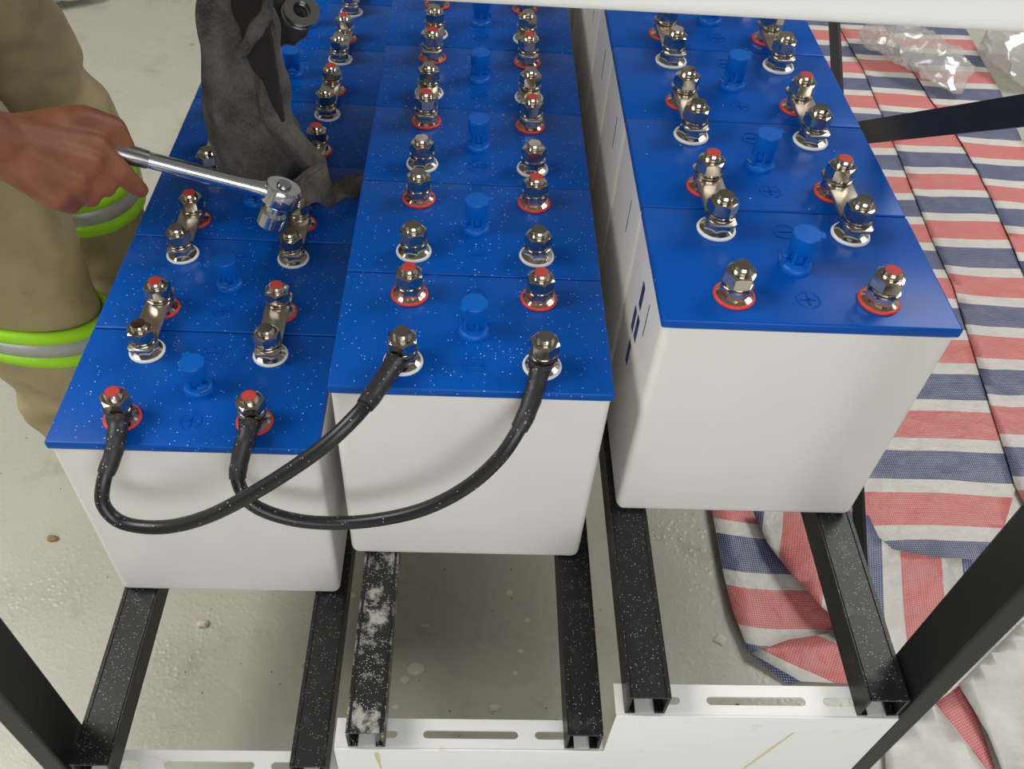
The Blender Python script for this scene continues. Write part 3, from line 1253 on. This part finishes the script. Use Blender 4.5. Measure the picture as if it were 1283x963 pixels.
for a, b_, r0, r1 in (((.0, -.012, 0), (.083, -.026, .003), .021, .0135), ((.0, -.004, .002), (.088, -.006, .004), .022, .0138), ((.0, .006, .002), (.084, .014, .003), .022, .0135), ((.0, .012, 0), (.073, .032, .0), .020, .0125)):
    body.capsule(pl(lp(*a)), pl(lp(*b_)), r0, r1)
    glove.capsule(pl(lp(*a)), pl(lp(*b_)), r0 + .003, r1 + .003)
for fy, fx, rr_ in ((-.026, .083, .0105), (-.006, .088, .0108), (.014, .084, .0105), (.032, .073, .0095)):
    ch = [lp(fx, fy, .003), lp(fx + .028, fy * .9, -.006), lp(fx + .040, fy * .8, -.026), lp(fx + .036, fy * .7, -.042)]
    bc(ch, [rr_ * 1.2, rr_, rr_ * .9, rr_ * .78])
    glove.chain([pl(p) for p in ch[:3]], [rr_ * 1.2 + .0025, rr_ + .0025, rr_ * .9 + .002])
ch = [lp(.028, -.026, -.008), lp(.066, -.046, -.016), lp(.094, -.040, -.028), lp(.116, -.024, -.036)]
bc(ch, [.017, .013, .0115, .009])
glove.chain([pl(p) for p in ch[:3]], [.019, .0155, .0135])
glove.chain([pl(WL), pl(WL + (elL - WL).normalized() * .07)], [.0325, .036])
bm_ = remeshed(body, 'body', M['skin'], .0034, 3)
place('body', bm_, person)
place('glove', remeshed(glove, 'glove', M['glove'], .0045, 3), person)['label'] = 'dark fingertip-less work glove on the far hand'
# face details
for s in (-1, 1):
    MB().ellipsoid(pl(headc + Vector((.083, s * .030, .012))), .009, .013, .008).build('eye', M['eye'], person, smooth=True)
hr = MB().ellipsoid(pl(headc + Vector((-.014, 0, .040))), .098, .080, .098)
place('hair', remeshed(hr, 'hair', M['hair'], .008, 2), person)

# trousers: one cloth surface, baggy, with wrinkles
tr = MB()


def trc(pts, rad):
    tr.chain([pl(p) for p in pts], rad)


for hip, knee, ank in ((hipR, kneeR, ankR), (hipL, kneeL, ankL)):
    up = knee + (hip - knee) * .45
    lo = knee + (ank - knee) * .5
    rr = []
    sec = [(hip + Vector((0, 0, .03)), .118), (up, .112), (knee + Vector((0, 0, .06)), .108), (knee, .105), (lo, .092), (ank + Vector((0, 0, -.02)), .078)]
    P = spline([s_[0] for s_ in sec], 8)
    rads = np.interp(np.linspace(0, len(sec) - 1, len(P)), range(len(sec)), [s_[1] for s_ in sec])
    for p, r_ in zip(P, rads):
        rr.append([pl(p) + Vector((r_ * math.cos(2 * PI * j / 28), r_ * .93 * math.sin(2 * PI * j / 28), 0)) for j in range(28)])
    tr.rings(rr)
trc([pelv + Vector((0, -.05, 0)), pelv + Vector((0, .05, 0))], [.135, .135])
trc([pelv + Vector((0, -.04, .08)), pelv + Vector((0, .04, .08))], [.13, .13])
tme = remeshed(tr, 'trousers', M['khaki'], .007, 4)
BAND0, BAND1 = .405, .480
for v in tme.vertices:
    p = Vector(v.co) + PO
    k = min(1, abs(p.z - (BAND0 + BAND1) / 2 + (.03 if p.y < .53 else 0)) / .13) ** 2
    amp = .002 + .016 * k
    n1 = noise.noise((p.x * 9, p.y * 9, p.z * 14)) + .45 * noise.noise((p.x * 22, p.y * 22, p.z * 30))
    n2 = 1 - abs(noise.noise((p.x * 6 + 4, p.y * 6, p.z * 10 + p.y * 5)))
    c = Vector((-.665, .40 if p.y < .53 else .675, p.z))
    d = (p - c)
    d.z = 0
    d.normalize()
    v.co = Vector(v.co) + d * amp * (n1 + (n2 - .75) * .9)
trousers = place('trousers', tme, person)
for knee, ank in ((kneeR, ankR), (kneeL, ankL)):
    for z0, z1, mk, nm in ((BAND0, BAND0 + .024, 'lime', 'lime_band'), (BAND0 + .024, BAND0 + .052, 'silver', 'reflective_band'), (BAND0 + .052, BAND1, 'lime', 'lime_band')):
        b = MB()
        rr = []
        tilt = knee is kneeR
        for z in (z0, z1):
            ring = []
            for j in range(48):
                ca_, sa_ = math.cos(2 * PI * j / 48), math.sin(2 * PI * j / 48)
                zz = z + .006 * math.sin(4 * PI * j / 48)
                if tilt:
                    zz += -.052 - .095 * (.45 * sa_ + .25 * ca_)
                s_ = (knee.z - zz) / (knee.z - ank.z)
                c = knee + (ank - knee) * s_
                r_ = np.interp(s_, [-.2, 0, .5, 1], [.108, .105, .092, .078]) + .0042
                ring.append(Vector((c.x + r_ * ca_, c.y + r_ * .93 * sa_, zz)) - PO)
            rr.append(ring)
        b.rings(rr, False, False)
        o = b.build(nm, M[mk], trousers, smooth=True, angle=180)
        sm = o.modifiers.new('thickness', 'SOLIDIFY')
        sm.thickness = .008
        sm.offset = 0
# jacket with short rolled sleeves
jk = MB()


def jc(pts, rad):
    jk.chain([pl(p) for p in pts], rad)


jc([pelv + Vector((0, 0, .04)), (pelv + chest) / 2, chest], [.14, .135, .145])
for s in (-1, 1):
    jc([pelv + Vector((0, s * .06, .04)), chest + Vector((0, s * .075, .01))], [.115, .125])
jc([shR, chest + Vector((0, 0, .06)), shL], [.082, .105, .082])
jc([shR, shR + (elR - shR) * .55], [.078, .066])
jc([shL, shL + (elL - shL) * .55], [.078, .066])
place('jacket', remeshed(jk, 'jacket', M['khaki'], .010, 5), person)
for a in (ankR, ankL):
    b = MB().chain([pl(a + Vector((-.045, 0, -.055))), pl(a + Vector((.06, 0, -.058))), pl(a + Vector((.165, 0, -.066)))], [.042, .040, .034])
    b.chain([pl(a + Vector((-.01, 0, -.05))), pl(a + Vector((-.01, 0, .06)))], [.048, .050])
    me = remeshed(b, 'boot', M['boot'], .008, 3)
    for v in me.vertices:
        v.co.z = max(v.co.z, 0.001)
    place('boot', me, person)

# ------------------------------------------------------------------ ratchet wrench in the right hand
wr = empty('ratchet_wrench', HEAD, "chrome ratchet wrench held in the worker's bare hand", 'wrench')
L = (HEAD - GRIP).length
q = HX.to_track_quat('X', 'Z').to_matrix()


def wl(p):
    return q @ Vector(p)


def wbuild(b, name, m, **kw):
    b.v = [tuple(wl(p)) for p in b.v]
    return b.build(name, m, wr, **kw)


b = MB()
b.tube([(-L - .055, 0, 0), (-L - .05, 0, 0), (-L - .02, 0, 0), (-L + .03, 0, 0), (-L + .05, 0, 0)], [.006, .0118, .0128, .0118, .0105], 16)
wbuild(b, 'handle', M['steel'], smooth=True)
b = MB()
b.tube([(-L + .045, 0, 0), (-L * .55, 0, 0), (-.03, 0, 0), (-.018, 0, 0)], [.0096, .0098, .0100, .0120], 16)
wbuild(b, 'shaft', M['chrome'], smooth=True)
b = MB()
b.lathe([(.0001, -.012), (.0180, -.013), (.0205, -.010), (.0205, .010), (.0180, .013), (.0001, .012)], 32)
b.v = [(x * 1.15, y, z) for x, y, z in b.v]
wbuild(b, 'ratchet_head', M['chrome'], smooth=True)
b = MB()
b.lathe([(.0001, .012), (.009, .012), (.008, .0165), (.0001, .0165)], 20)
wbuild(b, 'selector_dial', M['steel'], smooth=True)
b = MB()
b.lathe([(.0001, -.012), (.0125, -.012), (.0125, -.024), (.0165, -.028), (.0165, -.046), (.0135, -.046), (.0135, -.036), (.0001, -.036)], 28)
wbuild(b, 'socket', M['chrome'], smooth=True)

# ------------------------------------------------------------------ two thick washers in the gloved fingers
zsp = Vector((.30, -.55, .80)).normalized()
xsp = zsp.orthogonal().normalized()
msp = Matrix((xsp, zsp.cross(xsp), zsp)).transposed()
for off, lab in ((.0026, 'dark steel washer in the gloved hand, the upper of the two held together'), (-.0026, 'dark steel washer in the gloved hand, the lower of the two held together')):
    b = MB()
    n = 40
    rr = [[(r_ * math.cos(2 * PI * j / n), r_ * math.sin(2 * PI * j / n), z) for j in range(n)] for r_, z in ((.0112, -.0022), (.0222, -.0022), (.0230, -.0014), (.0230, .0014), (.0222, .0022), (.0112, .0022))]
    b.rings(rr, closed=True)
    b.v = [tuple(msp @ Vector(p)) for p in b.v]
    o = b.build('steel_washer', M['steel'], smooth=True, angle=35)
    o.location = RING + zsp * off + xsp * (off * .8)
    tag(o, lab, 'washer', 'washers in the gloved hand')

# ------------------------------------------------------------------ dark rag hanging onto the terminals
RAGO = Vector((-.296, .447, .62))
rb = MB()
secs = [  # z, left x, right x, centre y, half depth
    (.615, -.330, -.262, .452, .016), (.632, -.352, -.214, .455, .036), (.652, -.360, -.206, .460, .042), (.680, -.362, -.226, .455, .034),
    (.715, -.358, -.240, .452, .030), (.755, -.352, -.244, .450, .027), (.80, -.346, -.246, .448, .025), (.85, -.340, -.248, .447, .024),
    (.90, -.334, -.250, .447, .024), (.95, -.330, -.252, .450, .026), (.985, -.326, -.254, .455, .026), (1.0, -.315, -.262, .458, .015)]
rr = []
N = 72
zz = np.linspace(secs[0][0], secs[-1][0], 70)
for z in zz:
    g_ = [np.interp(z, [s_[0] for s_ in secs], [s_[i] for s_ in secs]) for i in range(1, 5)]
    cx, hx, cy, hy = (g_[0] + g_[1]) / 2, (g_[1] - g_[0]) / 2, g_[2], g_[3]
    ring = []
    for j in range(N):
        a = 2 * PI * j / N
        # deep vertical folds that fan out from the top right
        s_ = math.cos(a)
        fold = .30 * math.sin(a * 5 + z * 16) + .10 * math.sin(a * 9 - z * 24) * min(1, (1.02 - z) * 6)
        crease = -.35 * math.exp(-((s_ - (.15 + (z - .76) * -2.2)) / .10) ** 2) * (math.sin(a) < 0)
        x = cx + hx * (abs(s_) ** .75) * (1 if s_ > 0 else -1)
        y = cy + hy * math.sin(a) * (1 + fold + crease)
        nv = noise.noise_vector((x * 26, y * 26, z * 18)) * .009
        ring.append(Vector((x, y, z)) + nv - RAGO)
    rr.append(ring)
rb.rings(rr)
rag = rb.build('rag', M['rag'], smooth=True, angle=180)
rag.location = RAGO
tag(rag, 'dark grey frayed rag hanging over the terminals of the lowest row', 'rag')
# its loose corner lying across the lid
tb = MB()
rows_ = []
P0 = [at_z(372, 226, .664), at_z(405, 205, .668), at_z(414, 232, .640), at_z(432, 222, .622), at_z(456, 217, .612)]
P1 = [at_z(372, 252, .640), at_z(395, 256, .628), at_z(412, 258, .614), at_z(436, 250, .609), at_z(456, 238, .606)]
A0, A1 = spline(P0, 8), spline(P1, 8)
nn = 10
top, bot = [], []
vs, fs = [], []
for i in range(len(A0)):
    for j in range(nn + 1):
        s_ = j / nn
        p = A0[i].lerp(A1[i], s_)
        p = p + Vector((0, 0, .010 * math.sin(PI * s_) + .004 * math.sin(9 * s_ + i * .5))) + noise.noise_vector((p.x * 40, p.y * 40, 2)) * .004
        vs.append(p - RAGO)
for i in range(len(A0) - 1):
    for j in range(nn):
        a = i * (nn + 1) + j
        fs.append((a, a + 1, a + nn + 2, a + nn + 1))
tb.add(vs, fs)
o = tb.build('rag_corner', M['rag'], rag, smooth=True, angle=180)
sm = o.modifiers.new('thickness', 'SOLIDIFY')
sm.thickness = .004

# shade of the rag's recess, painted as a dark sheet over it, and the hem crossing it
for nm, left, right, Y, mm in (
        ('rag_recess_shade', [(288, -30), (290, 0), (300, 38), (305, 58), (318, 85), (335, 112), (350, 148)], [(338, -30), (338, 0), (339, 30), (343, 60), (347, 85), (353, 115), (358, 150)], .416, M['recess_shade']),
        ('rag_hem', [(294, 60), (308, 42), (322, 18), (332, -8)], [(306, 74), (324, 52), (338, 26), (346, 0)], .410, M['rag'])):
    A0 = spline([at_y(x, y, Y) for x, y in left], 6)
    A1 = spline([at_y(x, y, Y) for x, y in right], 6)
    vs, fs = [], []
    nn = 8
    for i in range(len(A0)):
        for j in range(nn + 1):
            p = A0[i].lerp(A1[i], j / nn)
            p = p + Vector((0, -.006 * math.sin(PI * j / nn), 0)) + noise.noise_vector((p.x * 45, p.z * 45, 3)) * .004
            vs.append(p - RAGO)
    for i in range(len(A0) - 1):
        for j in range(nn):
            a = i * (nn + 1) + j
            fs.append((a, a + 1, a + nn + 2, a + nn + 1))
    o = MB().add(vs, fs).build(nm, mm, rag, smooth=True, angle=180)
    sm = o.modifiers.new('thickness', 'SOLIDIFY')
    sm.thickness = .003
